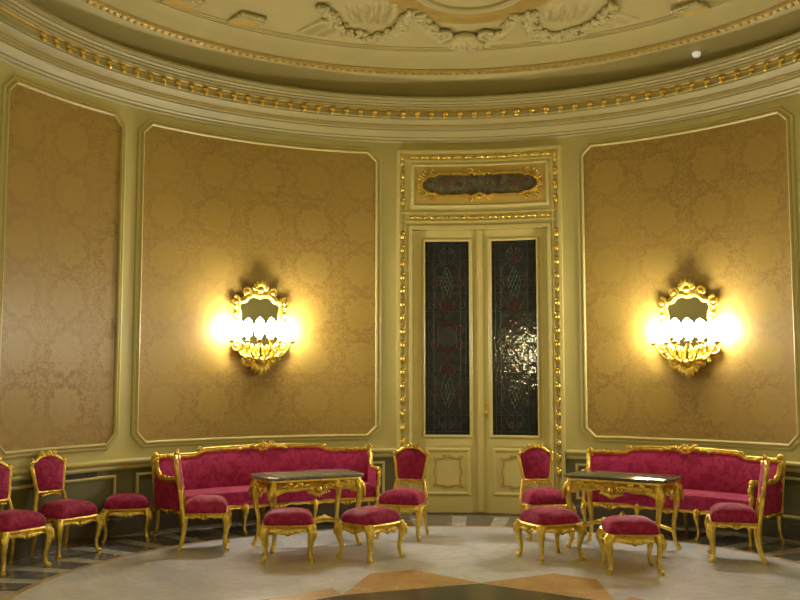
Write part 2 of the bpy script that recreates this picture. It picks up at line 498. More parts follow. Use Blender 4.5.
# ------------------------------------------------------------------ dado panels
dado = [(-5.25, -3.84), (-3.62, -.60), (1.66, 4.36), (4.60, 5.9)]
for i, (a, b) in enumerate(dado):
    mb = MB(); frame(mb, rect(a+.03, b-.03, .225, .60), [(-.012, .004), (-.010, .012), (.004, .016), (.018, .010), (.022, .004)])
    o = add('trim_%d' % (i+3), mb, PAINT, ang=25); struct(o)

# ------------------------------------------------------------------ silk panels
def damask_panel(deg0, deg1, label, z0=.946, z1=4.352):
    s0, s1 = radians(deg0)*R, radians(deg1)*R; c = .10
    root = thing('damask_panel', label, 'wall panel', W((s0+s1)/2, z0, 0), 0, 'silk wall panels')
    inv = root.location.copy()
    mp = lambda v: W(v[0], v[1], v[2])-inv
    mb = MB(); ns = max(10, int((s1-s0)/.09)); nz = 24
    ss = [s0, s0+c*.5, s0+c]+[s0+c+(s1-s0-2*c)*i/ns for i in range(1, ns)]+[s1-c, s1-c*.5, s1]
    def cut(s): return max(0, c-(s-s0), c-(s1-s))
    def P(i, j):
        s = ss[i]; k = cut(s); return mp((s, z0+k+(z1-z0-2*k)*j/nz, .012))
    def UV(i, j):
        s = ss[i]; k = cut(s); return (s, z0+k+(z1-z0-2*k)*j/nz)
    mb.grid(len(ss), nz+1, P, UV)
    add('silk_fabric', mb, DAMASK, root)
    po = chamfer(s0, s1, z0, z1, c)
    mb = MB(); frame(mb, po, [(-.003, .008), (-.003, .022), (.006, .034), (.016, .037), (.024, .032), (.028, .026)], mp)
    add('inner_moulding', mb, PAINT, root, ang=25)
    mb = MB(); frame(mb, po, [(.028, .024), (.031, .029), (.039, .029), (.042, .024)], mp)
    add('gilt_fillet', mb, SIENNA, root)
    mb = MB(); frame(mb, po, [(.042, .024), (.050, .026), (.062, .018), (.070, .014), (.074, .004)], mp)
    add('outer_moulding', mb, PAINT, root, ang=25)
damask_panel(-71.6, -52.4, 'narrow ochre silk damask wall panel at the far left behind the lone chairs')
damask_panel(-48.5, -9.75, 'wide ochre silk damask wall panel between the narrow panel and the double door')
damask_panel(24.4, 56.7, 'wide ochre silk damask wall panel to the right of the double door')

# ------------------------------------------------------------------ the double door
DC = .5575; DP = DC/R
door = struct(link('door_1', None, None, W(DC, 0, 0)), 'tall cream double door with two dark leaded glass panes', 'door')
dinv = door.location.copy()
dm = lambda v: W(v[0], v[1], v[2])-dinv
O0, O1, OT = -.279, 1.378, 3.42
mb = MB()
# flat-stepped architrave with its gilt-studded channel
prof_in = [(0, -.02), (0, .03), (.02, .045), (.05, .045), (.06, .034)]
def jamb(a, b, z0, z1, d0, d1): slab(mb, a, b, z0, z1, d0, d1, dm, 2)
for sg in (-1, 1):
    e = O0 if sg < 0 else O1; q = FS0 if sg < 0 else FS1
    lo, hi = sorted((e, q))
    jamb(lo, hi, 0, 4.40, -.01, .030)
    x = e-.022 if sg < 0 else e+.022; jamb(x-.022, x+.022, 0, OT+.045, .03, .052)
    x = q+.020 if sg < 0 else q-.020; jamb(x-.020, x+.020, 0, 4.40, .03, .058)
    x = (q+.105 if sg < 0 else q-.105); jamb(x-.009, x+.009, 0, 4.34, .03, .044)
slab(mb, O0, O1, OT, 4.40, -.01, .030, dm, 10)
slab(mb, O0-.044, O1+.044, OT, OT+.045, .03, .052, dm, 10)
slab(mb, FS0, FS1, 4.36, 4.40, .03, .060, dm, 10)
slab(mb, FS0, FS1, 3.612, 3.635, .03, .046, dm, 10)
slab(mb, FS0+.05, FS1-.05, 3.512, 3.530, .03, .044, dm, 10)
# overdoor panel, a stepped rectangle
frame(mb, rect(-.245, 1.360, 3.735, 4.205), [(0, .012), (0, .034), (.016, .046), (.034, .040), (.050, .030), (.06, .029)], dm)
slab(mb, FS0+.06, FS1-.06, 4.262, 4.280, .03, .042, dm, 10)
fr = add('door_frame', mb, PAINT_D, door, ang=25)
mb = MB(); slab(mb, -.24, 1.355, 3.74, 4.20, .026, .034, dm, 10); add('overdoor_field', mb, plain('overdoor_ochre', (.50, .35, .085), .5, .06, 4), door)
# gilt leaf drops in the channel
mb = MB()
mb.ball((0, -.018, -.005), (.028, .022, .042), 10, 7)
mb.ball((0, -.012, .038), (.034, .014, .020), 8, 6)
mb.ball((0, -.010, -.052), (.012, .010, .018), 6, 5)
mev = mb.mesh('gilt_drop', GOLD_S)
mb = MB()
mb.ball((0, -.016, 0), (.052, .018, .026), 10, 7); mb.ball((-.058, -.010, 0), (.014, .010, .014), 6, 5); mb.ball((.058, -.010, 0), (.014, .010, .014), 6, 5)
meh = mb.mesh('gilt_oval', GOLD_S)
def stud(me, s, z):
    o = link('gilt_drop' if me is mev else 'gilt_oval', me, fr); o.location = dm((s, z, .030)); o.rotation_euler = (0, 0, -s/R); o.scale = (.98, .9, 1.0)
for sx in (FS0+.066, FS1-.066):
    for i in range(18): stud(mev, sx, .52+i*.166)
    for i in range(4): stud(mev, sx, 3.76+i*.165)
    stud(mev, sx, 4.315)
for i in range(13): stud(meh, DC-.88+1.76*(i+.5)/13, 4.318)
for i in range(11): stud(meh, DC-.88+1.76*(i+.5)/11, 3.572)
# the painting of the overdoor
pt = thing('overdoor_painting', 'long dark painting in a scrolled gilt frame above the double door', 'painting', W(DC, 3.972, .034), -DP)
def pm(v): return W(DC+v[0], 3.972+v[1], .034+v[2])-pt.location
pl = Matrix.Rotation(DP, 4, 'Z')
def pml(v): return pl @ pm(v)
out = []
half = [(.0, -.105), (.10, -.150), (.17, -.125), (.24, -.135), (.50, -.135), (.56, -.105), (.60, -.11), (.66, -.085), (.715, -.04)]
q = half+[(x, -y) for x, y in half[::-1]]
q[len(half)+len(half)-1] = (0, .125)
ol = q+[(-x, y) for x, y in q[::-1][1:-1]]
mb = MB(); cc = mb.vert(pml((0, 0, .006))); b = len(mb.v); OLS = subdiv(ol, .06)
for p in OLS: mb.vert(pml((p[0], p[1], .006)))
for i in range(len(OLS)): mb.face(cc, b+i, b+(i+1) % len(OLS))
add('canvas', mb, CANVAS, pt)
mb = MB(); mb.tube([pml((p[0], p[1], .014)) for p in OLS], .018, 6, True)
for sx in (-1, 1):
    for sz in (-1, 1):
        spiral(mb, (sx*.60, sz*.145), .048, 1.3, .013, pml, sx*sz, pi/2*sz, d=.014)
        spiral(mb, (sx*.70, sz*.085), .045, 1.2, .013, pml, -sx*sz, 0, d=.014)
        spiral(mb, (sx*.13, sz*.165), .045, 1.2, .012, pml, -sx*sz, 0, d=.014)
        for k in range(4):
            leaf(mb, pml((sx*(.66+.02*k), sz*(.15-.03*k), .01)), pml((sx*(.70+.03*k), sz*(.19-.03*k), .02))-pml((sx*(.66+.02*k), sz*(.15-.03*k), .01)), .06, .016, .018)
            leaf(mb, pml((sx*(.30+.06*k), sz*.142, .01)), pml((sx*.5, sz*.15, .012))-pml((sx*.3, sz*.142, .01)), .055, .012, .014)
    mb.ball(pml((sx*.745, 0, .014)), (.022, .014, .05), 8, 6)
for sz in (-1, 1):
    for k in range(-2, 3): mb.ball(pml((k*.03, sz*(.155-.012*abs(k)), .016)), (.018, .014, .022), 7, 5)
add('gilt_frame', mb, GOLD, pt)

# the two leaves (each a flat leaf in its own plane, standing back in the opening)
def make_leaf(s0, s1, side):
    sc_ = (s0+s1)/2; wd = (s1-s0)/2
    ph = sc_/R
    lf = link('door_leaf', None, door); lf.location = W(sc_, 0, .0)-dinv; lf.rotation_euler = (0, 0, -ph)
    # local frame: x along the leaf, -y into the room, z up
    D = .030
    def L(v): return Vector((v[0], .06-v[2]-.03, v[1]))
    sh = -.012 if side < 0 else .012
    gx0, gx1 = (sc_*0-.26, .285) if side < 0 else (-.295, .262)
    if side < 0: gx0, gx1 = -.119-sc_, .419-sc_
    else: gx0, gx1 = .687-sc_, 1.232-sc_
    gz0, gz1 = .930, 3.282
    mb = MB()
    def bx(x0, x1, z0, z1, d0=.0, d1=D): mb.box(((x0+x1)/2, .03-(d0+d1)/2, (z0+z1)/2), ((x1-x0)/2, (d1-d0)/2, (z1-z0)/2))
    bx(-wd, gx0, .012, OT-.004); bx(gx1, wd, .012, OT-.004); bx(gx0, gx1, gz1, OT-.004); bx(gx0, gx1, .012, gz0)
    LP = lambda v: Vector((v[0], .03-v[2], v[1]))
    frame(mb, rect(gx0, gx1, gz0, gz1), [(-.002, .004), (-.002, D+.006), (.014, D+.016), (.03, D+.010), (.045, D)], LP, 2)
    bx(gx0-.075, gx0-.06, .80, OT-.08, D, D+.006); bx(gx1+.06, gx1+.075, .80, OT-.08, D, D+.006)
    bx(gx0-.06, gx1+.06, .800, .815, D, D+.006)
    if side < 0: bx(wd-.055, wd+.028, .02, OT-.006, D, D+.022); bx(wd-.04, wd+.012, .02, OT-.006, D+.022, D+.032)
    body = add('leaf_panel', mb, PAINT_D, lf, smooth=False)
    mb = MB(); frame(mb, rect(gx0+.02, gx1-.02, .235, .755), [(-.02, D), (-.014, D+.012), (0, D+.016), (.016, D+.010), (.022, D)], LP, 2)
    add('lower_panel_moulding', mb, PAINT_D, lf, smooth=False)
    # painted and gilded cartouche of the lower panel
    xc = (gx0+gx1)/2; cart = []
    for i in range(48):
        a = 2*pi*i/48; ex_ = .175; ez_ = .175
        ca, sa = cos(a), sin(a); m_ = max(abs(ca), abs(sa)); k_ = (1/m_)*.5+.5
        k_ *= 1+.05*cos(8*a)
        cart.append(LP((xc+ex_*k_*ca*.92, .495+ez_*k_*sa*.98, D+.004)))
    mb = MB(); mb.tube(cart, .0085, 6, True)
    for sx in (-1, 1):
        for sz in (-1, 1):
            spiral(mb, (xc+sx*.155, .495+sz*.16), .035, 1.1, .008, LP, sx*sz, 0, d=D+.004)
            spiral(mb, (xc+sx*.05, .495+sz*.180), .028, 1.0, .008, LP, -sx*sz, 0, d=D+.004)
    mb.ball(LP((xc, .685, D+.003)), (.045, .008, .022), 8, 6)
    add('gilt_cartouche', mb, SIENNA, lf)
    # stained glass, flat coloured pieces with their leads
    gw = (gx1-gx0)/2; gc = (gz0+gz1)/2; gh = (gz1-gz0)/2
    mb = MB(); slabz = .012
    mb.cur = 0; mb.box((xc, .03-.006, gc), (gw, .004, gh))
    GP = lambda x, z, d=slabz: Vector((xc+x*gw, .03-d, gc+z*gh))
    leads = []
    def piece(pts, mi, mirror=False, d=.0105):
        mb.cur = mi
        sets = [pts]+([[(-x, z) for x, z in pts]] if mirror else [])
        for P in sets:
            mb.face(*[mb.vert(GP(x, z, d)) for x, z in P]); leads.append([GP(x, z, d+.001) for x, z in P]+[GP(*P[0], d+.001)])
    def ell(cx_, cz_, rx, rz, n=20): return [(cx_+rx*cos(2*pi*i/n), cz_+rz*sin(2*pi*i/n)) for i in range(n)]
    for sg in (1, -1):
        # green lattice lozenge
        lz = [(0, sg*.73), (.16, sg*.66), (.30, sg*.555), (.16, sg*.44), (.08, sg*.38), (-.08, sg*.38), (-.16, sg*.44), (-.30, sg*.555), (-.16, sg*.66)]
        piece(lz, 2)
        for q_ in (.25, .5, .75):
            for sx in (-1, 1): leads.append([GP(sx*-.3*(1-q_), sg*(.555-.175*q_)), GP(sx*.3*q_, sg*(.73-.175*q_))])
        # heart
        piece([(0, sg*.235), (.22, sg*.285), (.34, sg*.345), (.26, sg*.385), (0, sg*.37), (-.26, sg*.385), (-.34, sg*.345), (-.22, sg*.285)], 1)
        # canopy round the oval
        piece([(0, sg*.205), (.10, sg*.165), (.26, sg*.145), (.40, sg*.115), (.30, sg*.095), (.14, sg*.105), (0, sg*.112), (-.14, sg*.105), (-.30, sg*.095), (-.40, sg*.115), (-.26, sg*.145), (-.10, sg*.165)], 1)
        piece(ell(.56, sg*.075, .15, .055, 14), 1, True)
        piece([(.46, sg*.58), (.70, sg*.60), (.74, sg*.55), (.62, sg*.52), (.50, sg*.53)], 1, True)
        piece([(.05, sg*.76), (.10, sg*.80), (.05, sg*.86), (-.05, sg*.86), (-.10, sg*.80), (-.05, sg*.76)], 1)
        piece(ell(.16, sg*.895, .11, .03, 12), 3, True)
        # scroll leads
        for sx in (-1, 1):
            leads.append([GP(sx*(.30+.26*sin(t*pi)), sg*(.36+.20*t)) for t in [i/12 for i in range(13)]])
            leads.append([GP(sx*(.16+.40*sin(t*pi)), sg*(.56+.24*t)) for t in [i/12 for i in range(13)]])
            leads.append([GP(sx*(.36+.24*t*cos(t*7)), sg*(.62+.05*t*sin(t*7))) for t in [i/14 for i in range(15)]])
            leads.append([GP(sx*(.62+.2*t*cos(t*7)), sg*(.33+.045*t*sin(t*7))) for t in [i/14 for i in range(15)]])
            leads.append([GP(sx*(.05+.33*sin(t*pi)), sg*(.76+.19*t)) for t in [i/12 for i in range(13)]])
        for h in (.27, .80, .46): leads.append([GP(-1, sg*h), GP(1, sg*h)])
    piece(ell(0, 0, .42, .105, 28), 3, False, .011)
    for x in (-.84, -.60, .60, .84): leads.append([GP(x, -1), GP(x, 1)])
    for z in (-.965, .965): leads.append([GP(-1, z), GP(1, z)])
    gl = add('stained_glass', mb, [G_DARK, G_RED, G_GREEN, G_OVAL], lf, smooth=False)
    mb = MB()
    for p in leads: mb.tube(p, .0032, 4)
    mb2 = MB()
    add('lead_strips', mb, LEAD, lf)
    if side > 0:
        hx = gx0-.073-.0
        mb = MB(); hx = -wd+.055
        mb.ball(LP((hx, 1.20, D+.004)), (.020, .006, .07), 10, 8); mb.ball(LP((hx, 1.285, D+.006)), (.012, .006, .022), 8, 6); mb.ball(LP((hx, 1.115, D+.006)), (.012, .006, .022), 8, 6)
        mb.tube([LP((hx, 1.20, D)), LP((hx, 1.20, D+.045))], .009, 8); mb.ball(LP((hx, 1.20, D+.055)), (.02, .016, .028), 10, 8)
        add('brass_handle', mb, GOLD_D, lf)
make_leaf(O0+.003, DC-.002, -1)
make_leaf(DC+.002, O1-.003, 1)
mb = MB(); slab(mb, O0, O1, 0, .010, -.1, .05, dm, 8); add('threshold', mb, SKIRT, door)

# ------------------------------------------------------------------ vent
vt = thing('wall_vent', 'dark grille let into the dado beside the chairs at the left', 'vent', W(-4.28, .65, 0), 4.28/R)
mb = MB()
mb.box((0, -.004, 0), (.20, .004, .032))
add('vent_plate', mb, DARK, vt, smooth=False)
mb = MB()
for i in range(13): mb.box((-.18+.03*i, -.010, 0), (.004, .003, .028))
mb.box((0, -.010, .030), (.20, .004, .003)); mb.box((0, -.010, -.030), (.20, .004, .003))
add('grille', mb, plain('vent_bronze', (.09, .085, .05), .4, .2, 30, metal=.4), vt, smooth=False)

# ------------------------------------------------------------------ ceiling ornaments
def cpt(x, y, h=0.0): return Vector((CX+x, CY+y, zc(min(hypot(x, max(y, 0)), R-.64))-h))
RAISED = plain('ceiling_relief_plaster', (.49, .425, .19), .55, .06, 6, bump=.2)
cd = thing('ceiling_medallion', 'oval plaster medallion with a gilded band at the middle of the ceiling', 'ceiling ornament', cpt(.28, 1.9))
md = lambda x, y, h: cpt(x, y, h)-cd.location
def ell_ring(mb, rx, ry, prof, n=64):
    mb.grid(n, len(prof), lambda i, j: md(.28+(rx+prof[j][0])*cos(2*pi*i/n), 1.9+(ry+prof[j][0])*sin(2*pi*i/n), prof[j][1]), cu=True)
mb = MB(); ell_ring(mb, .62, .72, [(-.03, .0), (-.03, .03), (-.005, .055), (.03, .05), (.04, .02), (.04, 0)]); add('inner_rim', mb, RAISED, cd)
mb = MB(); ell_ring(mb, .66, .76, [(0, .015), (.08, .03), (.20, .030), (.30, .012), (.30, 0)]); add('gilt_band', mb, plain('gilt_band_paint', (.50, .36, .10), .42, .12, 8, metal=.35), cd)
mb = MB()
for i in range(90):
    a = 2*pi*i/90; mb.ball(md(.28+.655*cos(a), 1.9+.755*sin(a), .04), (.014, .014, .014), 6, 4)
o = add('bead_row', mb, SIENNA, cd); o['kind'] = 'stuff'
mb = MB()
Z1 = Vector((0, 0, -1))
for k in range(-3, 4):
    p = md(.31+.02*k, 3.18, .02); q = md(.31+.085*k, 3.50-.012*k*k, .03); leaf(mb, p, q-p, (q-p).length, .045, .09, Z1)
mb.ball(md(.31, 3.20, .04), (.10, .05, .05), 10, 7)
for sx in (-1, 1):
    mp_ = lambda v: md(v[0], v[1], .045)
    spiral(mb, (.31+sx*.25, 3.16), .10, 1.4, .034, mp_, sx, pi/2)
    mb.tube([md(.31+sx*(.30+.30*t), 3.24-.42*t*t-.1*t, .03) for t in [i/8 for i in range(9)]], [.05-.03*i/8 for i in range(9)], 7)
    spiral(mb, (.31+sx*.60, 2.72), .07, 1.3, .026, mp_, -sx, 0)
add('scrolled_shell', mb, RAISED, cd)

def festoon(pts, label, rad=.075, n=70, seed=1):
    rnd = random.Random(seed)
    P = [Vector(p) for p in pts]; o0 = cpt(P[len(P)//2].x, P[len(P)//2].y)
    r = thing('plaster_festoon', label, 'ceiling ornament', o0, 0, 'plaster festoons of the ceiling')
    mb = MB()
    m = len(P)-1
    for i in range(n):
        t = (i+.5)/n*m; k = min(int(t), m-1); f = t-k; q = P[k].lerp(P[k+1], f); tan = (P[k+1]-P[k]).normalized(); nr = Vector((tan.y, -tan.x))
        big = .55+.6*sin(pi*(i+.5)/n)
        for e in range(2):
            w_ = rnd.uniform(-1, 1)*rad*big; s_ = rnd.uniform(.028, .05)
            p = cpt(q.x+nr.x*w_, q.y+nr.y*w_, .012+.035*(1-abs(w_)/(rad*1.3)))-o0
            an = rnd.uniform(0, pi)
            mb.ball(p, (s_*1.3, s_*.7, s_*.75), 7, 5, Matrix.Rotation(an, 3, 'Z'))
    add('leaf_garland', mb, RAISED, r)
    return r, o0
def ramp_pts(a): return [Vector(p) for p in a]
r1, o1 = festoon([(-1.24, 2.45), (-1.17, 2.80), (-1.02, 3.10), (-.78, 3.31), (-.55, 3.22), (-.38, 2.92), (-.31, 2.58)], 'hanging plaster garland with draped cloth left of the ceiling medallion', .085, 80, 3)
r2, o2 = festoon([(.97, 2.58), (1.02, 2.95), (1.14, 3.17), (1.33, 3.22), (1.55, 3.08), (1.74, 2.82), (1.82, 2.35)], 'hanging plaster garland with draped cloth right of the ceiling medallion', .085, 80, 4)
r3, o3 = festoon([(-.22, 2.66), (-.10, 2.98), (.02, 3.25), (.18, 3.46), (.34, 3.52), (.52, 3.44), (.68, 3.24), (.78, 2.94), (.83, 2.66)], 'plaster leaf garland under the gilded oval band of the ceiling', .07, 90, 5)
def drape(r, o0, a, b, c, d, nm, folds=5):
    mb = MB(); a, b, c, d = [Vector(q) for q in (a, b, c, d)]
    def P(i, j):
        u = i/24; v = j/12; q = a.lerp(b, u).lerp(d.lerp(c, u), v)
        h = (.035+.03*sin(u*folds*2*pi+v*2.0))*min(1, 5*v, 5*(1-v), 5*u, 5*(1-u))**.6-.004
        return cpt(q.x, q.y, h)-o0
    mb.grid(25, 13, P); add(nm, mb, RAISED, r)
drape(r1, o1, (-1.12, 2.45), (-.36, 2.42), (-.52, 2.98), (-.98, 2.92), 'cloth_fold', 6)
drape(r2, o2, (.98, 2.5), (1.72, 2.3), (1.56, 2.82), (1.12, 2.92), 'cloth_fold', 6)
drape(r1, o1, (-1.22, 2.72), (-1.02, 3.12), (-1.22, 3.24), (-1.62, 3.12), 'ribbon_end', 3)
drape(r2, o2, (1.82, 2.52), (1.62, 2.98), (1.78, 3.02), (2.20, 2.72), 'ribbon_end', 3)
for (x, y, rz, lb) in [(-2.10, 2.78, 1, 'gilded plaque on the ceiling border, left of the garlands'), (2.66, 2.43, 1, 'gilded plaque on the ceiling border, right of the garlands'), (-2.68, 2.25, 1, 'gilded plaque at the left edge of the ceiling, farthest from the medallion')]:
    pq = thing('ceiling_plaque', lb, 'ceiling ornament', cpt(x, y, 0), -atan2(x, y), 'gilded ceiling plaques')
    mb = MB(); mb.box((0, .02, -.014), (.15, .085, .014)); add('plaque_field', mb, plain('plaque_gold_paint', (.60, .42, .10), .4, .1, 12, metal=.2), pq, smooth=False)
    mb = MB()
    for k in range(-3, 4): mb.ball((k*.045, -.13, -.02), (.04, .03, .03), 7, 5); mb.ball((k*.045, -.19, -.018), (.03, .03, .025), 7, 5)
    for sx in (-1, 1): mb.box((sx*.16, 0.02, -.016), (.014, .10, .016))
    mb.box((0, .115, -.016), (.17, .012, .016)); mb.box((0, -.075, -.016), (.17, .012, .016))
    add('plaque_border', mb, RAISED, pq)
a_ = atan2(3.17, 3.95)

# ------------------------------------------------------------------ sconces
def make_sconce(label):
    t = thing('wall_sconce', label, 'sconce', (0, 0, 0), 0, 'gilded mirror sconces')
    # local: x along the wall, -y into the room, z up, origin at the middle of the mirror on the wall
    Lm = lambda v: Vector((v[0], -v[2], v[1]))
    half = [(0, .315), (.06, .335), (.115, .315), (.15, .27), (.205, .255), (.225, .20), (.205, .12), (.215, .02), (.215, -.10), (.195, -.20), (.13, -.27), (.05, -.31), (0, -.32)]
    ol = half+[(-x, z) for x, z in half[::-1][1:-1]]
    ol = subdiv(ol, .045)
    mb = MB(); c = mb.vert((0, -.030, 0)); b = len(mb.v)
    for p in ol: mb.vert((p[0], -.030, p[1]))
    for i in range(len(ol)): mb.face(c, b+i, b+(i+1) % len(ol))
    add('mirror', mb, MIRROR, t, smooth=False)
    mb = MB()
    mb.rings([[Lm((p[0]*1.06, p[1]*1.06, d)) for p in ol] for d in (.004, .026)])
    add('backboard', mb, GOLD_D, t)
    mb = MB()
    mb.tube([Lm((p[0]*1.05, p[1]*1.05, .034)) for p in ol], .030, 8, True, (1, .8))
    mb.tube([Lm((p[0]*1.17, p[1]*1.13, .028)) for p in ol], .017, 6, True)
    for sx in (-1, 1):
        spiral(mb, (sx*.265, .265), .060, 1.3, .022, Lm, sx, pi/2, d=.040)
        spiral(mb, (sx*.14, .375), .060, 1.3, .022, Lm, -sx, -pi/2, d=.040)
        spiral(mb, (sx*.245, -.22), .065, 1.3, .022, Lm, -sx, 0, d=.040)
        spiral(mb, (sx*.13, -.36), .070, 1.3, .024, Lm, sx, 0, d=.045)
        for k in range(6):
            z = .18-.075*k; leaf(mb, Lm((sx*.245, z, .03)), (sx*.4, -.1, 1), .075, .022, .03)
        for k in range(4): leaf(mb, Lm((sx*(.05+.035*k), -.44+.045*k, .04)), (sx*.9, -.2, .5), .08, .026, .035)
    add('mirror_frame', mb, GOLD, t)
    mb = MB()
    for k in range(-3, 4):
        a = pi/2+k*.36; leaf(mb, Lm((.03*cos(a), .39+.02*sin(a), .035)), (cos(a), -.25, sin(a)), .115-.012*abs(k), .026, .035)
    mb.ball(Lm((0, .40, .055)), (.040, .030, .034), 10, 7)
    add('crest', mb, GOLD, t)
    mb = MB()
    for k in range(-3, 4):
        a = -pi/2+k*.33; leaf(mb, Lm((.04*cos(a), -.36+.02*sin(a), .04)), (cos(a), -.2, sin(a)), .15-.016*abs(k), .034, .045)
    mb.ball(Lm((0, -.37, .07)), (.055, .05, .05), 10, 7); mb.ball(Lm((0, -.50, .05)), (.022, .022, .03), 8, 6)
    for k in range(-4, 5): leaf(mb, Lm((k*.045, -.31+.004*k*k, .06)), (k*.06, -.35, 1), .13-.008*abs(k), .026, .03)
    for k in range(-4, 5): mb.ball(Lm((k*.042, -.315-.012*(4-abs(k)), .085+.006*(4-abs(k)))), (.026, .024, .026), 7, 5)
    add('pendant_carving', mb, GOLD, t)
    for (x, z, d) in [(-.165, -.165, .17), (-.06, -.155, .215), (.06, -.155, .215), (.165, -.165, .17), (-.315, -.165, .13), (.315, -.165, .13)]:
        am = MB(); pts = []
        for i in range(13):
            u = i/12; pts.append(Lm((x*(.25+.75*u), -.30+(z+.30)*u*u-.05*sin(pi*u), .05+(d-.05)*sin(u*pi/2))))
        am.tube(pts, [.014-.004*i/12 for i in range(13)], 6)
        am.lathe([(.004, -.02), (.026, -.006), (.034, .010), (.028, .012), (.010, .0)], 10, Lm((x, z, d)))
        o = add('candle_arm', am, GOLD_S, t)
        cn = MB(); cn.lathe([(.0, .0), (.015, .0), (.015, .045), (.0, .048)], 10, Lm((x, z+.002, d)))
        cn = add('candle_sleeve', cn, SLEEVE, o)
        bb = MB(); bb.lathe([(.0, 0), (.024, .004), (.042, .03), (.050, .08), (.049, .125), (.038, .165), (.018, .192), (.0, .202)], 10, Lm((x, z+.046, d)))  # bulb drawn oversized, its bright shape takes in the glare around it
        add('flame_bulb', bb, BULB_M, o)
    mb = MB(); mb.ball((0, 0, 0), (.011, .008, .026), 6, 4); cme = mb.mesh('crystal_drop', CRYSTAL, smooth=False)
    for i in range(9):
        x = -.20+.05*i; z = -.215-.02*cos(i*1.7)-.05*(1-(x/.2)**2); link('crystal_drop', cme, t, Lm((x, z, .16+.05*(1-(x/.2)**2))))
    return t
s1 = make_sconce('lit gilded mirror sconce on the silk panel left of the door')
def hang(o, s, z): o.location = W(s, z, .022); o.rotation_euler = (0, 0, -s/R); o.scale = (1.16, 1.05, 1.06)
s2 = dup(s1, (0, 0, 0), 0, 'lit gilded mirror sconce on the silk panel right of the door', 'gilded mirror sconces')
hang(s1, -2.16, 2.20); hang(s2, 3.035, 2.165)

# ------------------------------------------------------------------ furniture
def leg_mb(x, y, dx, dy, h, s=1.0, rear=False):
    mb = MB()
    if rear: prof = [(h, 0, .024), (h*.7, -.004, .021), (h*.4, .004, .018), (h*.15, .022, .016), (.03, .034, .018), (0, .036, .018)]
    else: prof = [(h, 0, .038), (h*.90, .016, .042), (h*.76, .026, .036), (h*.55, .014, .026), (h*.35, -.002, .0195), (h*.18, .000, .0175), (h*.085, .012, .020), (.02, .026, .025), (0, .028, .022)]
    L = hypot(dx, dy); dx /= L; dy /= L
    mb.tube([(x+dx*o, y+dy*o, z) for z, o, r in prof], [r*s for z, o, r in prof], 9)
    if not rear:
        # carved knee: shell leaf and two side scrolls
        leaf(mb, (x+dx*.045*s, y+dy*.045*s, h*.97), (dx*.12, dy*.12, -1), h*.34, .024*s, .022*s, Vector((dx, dy, .1)))
        mb.ball((x+dx*.048*s, y+dy*.048*s, h*.90), (.017*s, .017*s, .022*s), 8, 6)
        for q in (-1, 1): mb.ball((x+dx*.02-dy*q*.034*s, y+dy*.02+dx*q*.034*s, h*.93), (.016*s, .016*s, .022*s), 7, 5)
        mb.ball((x+dx*.034*s, y+dy*.034*s, .016), (.020*s, .020*s, .016), 8, 6)
    return mb
def apron_side(mb, p0, p1, zt, drop, th=.022, n=18, bow=.012, mid=.03):
    p0 = Vector(p0); p1 = Vector(p1); e = (p1-p0); nr = Vector((e.y, -e.x, 0)).normalized()
    def sec(i):
        t = i/n; q = p0+e*t+nr*bow*sin(pi*t); c = abs(2*t-1)
        z = zt-drop*(.64+.36*c**3)-mid*max(0, 1-(c/.28)**2)-.006*cos(t*pi*8)
        return q, z
    loops = []
    for i in range(n+1):
        q, z = sec(i); loops.append([q+nr*.008+Vector((0, 0, 0)), q+nr*.013+Vector((0, 0, -.014)), Vector((q.x, q.y, z))+nr*.004-Vector((0, 0, zt))+Vector((0, 0, zt-zt)), ])
    L = []
    for i in range(n+1):
        q, z = sec(i)
        def at(o, zz): return Vector((q.x+nr.x*o, q.y+nr.y*o, zz))
        L.append([at(-th, zt), at(.004, zt), at(.013, zt-.012), at(.004, zt-.024), at(.004, z+.014), at(.011, z+.004), at(.004, z), at(-th, z+.006)])
    mb.rings(L)
    q, z = sec(n//2)
    c = Vector((q.x+nr.x*.014, q.y+nr.y*.014, z+.028))
    if mid > .01:
        mb.ball(c, (.020, .020, .024), 8, 6)
        ed = e.normalized()
        for sg in (-1, 1):
            for k in range(3): leaf(mb, c+ed*sg*(.02+.03*k)+Vector((0, 0, -.004+.006*k)), ed*sg+Vector((0, 0, .25)), .055-.008*k, .014, .016, nr)
def cushion(mb, out, z0, h):
    st = [(.975, 0), (1.01, .12*h), (1.02, .28*h), (.995, .46*h), (.93, .62*h), (.82, .77*h), (.66, .88*h), (.45, .96*h), (.25, .99*h), (.1, 1.0*h)]
    cx_ = sum(p[0] for p in out)/len(out); cy_ = sum(p[1] for p in out)/len(out)
    mb.rings([[(cx_+(p[0]-cx_)*k, cy_+(p[1]-cy_)*k, z0+z) for p in out] for k, z in st])
def roundpoly(pts, r, n=5):
    out = []
    m = len(pts)
    for i in range(m):
        a, b, c = Vector(pts[i-1]), Vector(pts[i]), Vector(pts[(i+1) % m]); u = (a-b).normalized(); v = (c-b).normalized()
        p, q = b+u*r, b+v*r
        for k in range(n+1):
            t = k/n; out.append(tuple((p*(1-t)**2+b*2*t*(1-t)+q*t*t)))
        L = (c-b).length-2*r
        if L > .08:
            k2 = int(L/.06)
            for k in range(1, k2): out.append(tuple(q+(v*(L*k/k2))))
    return out

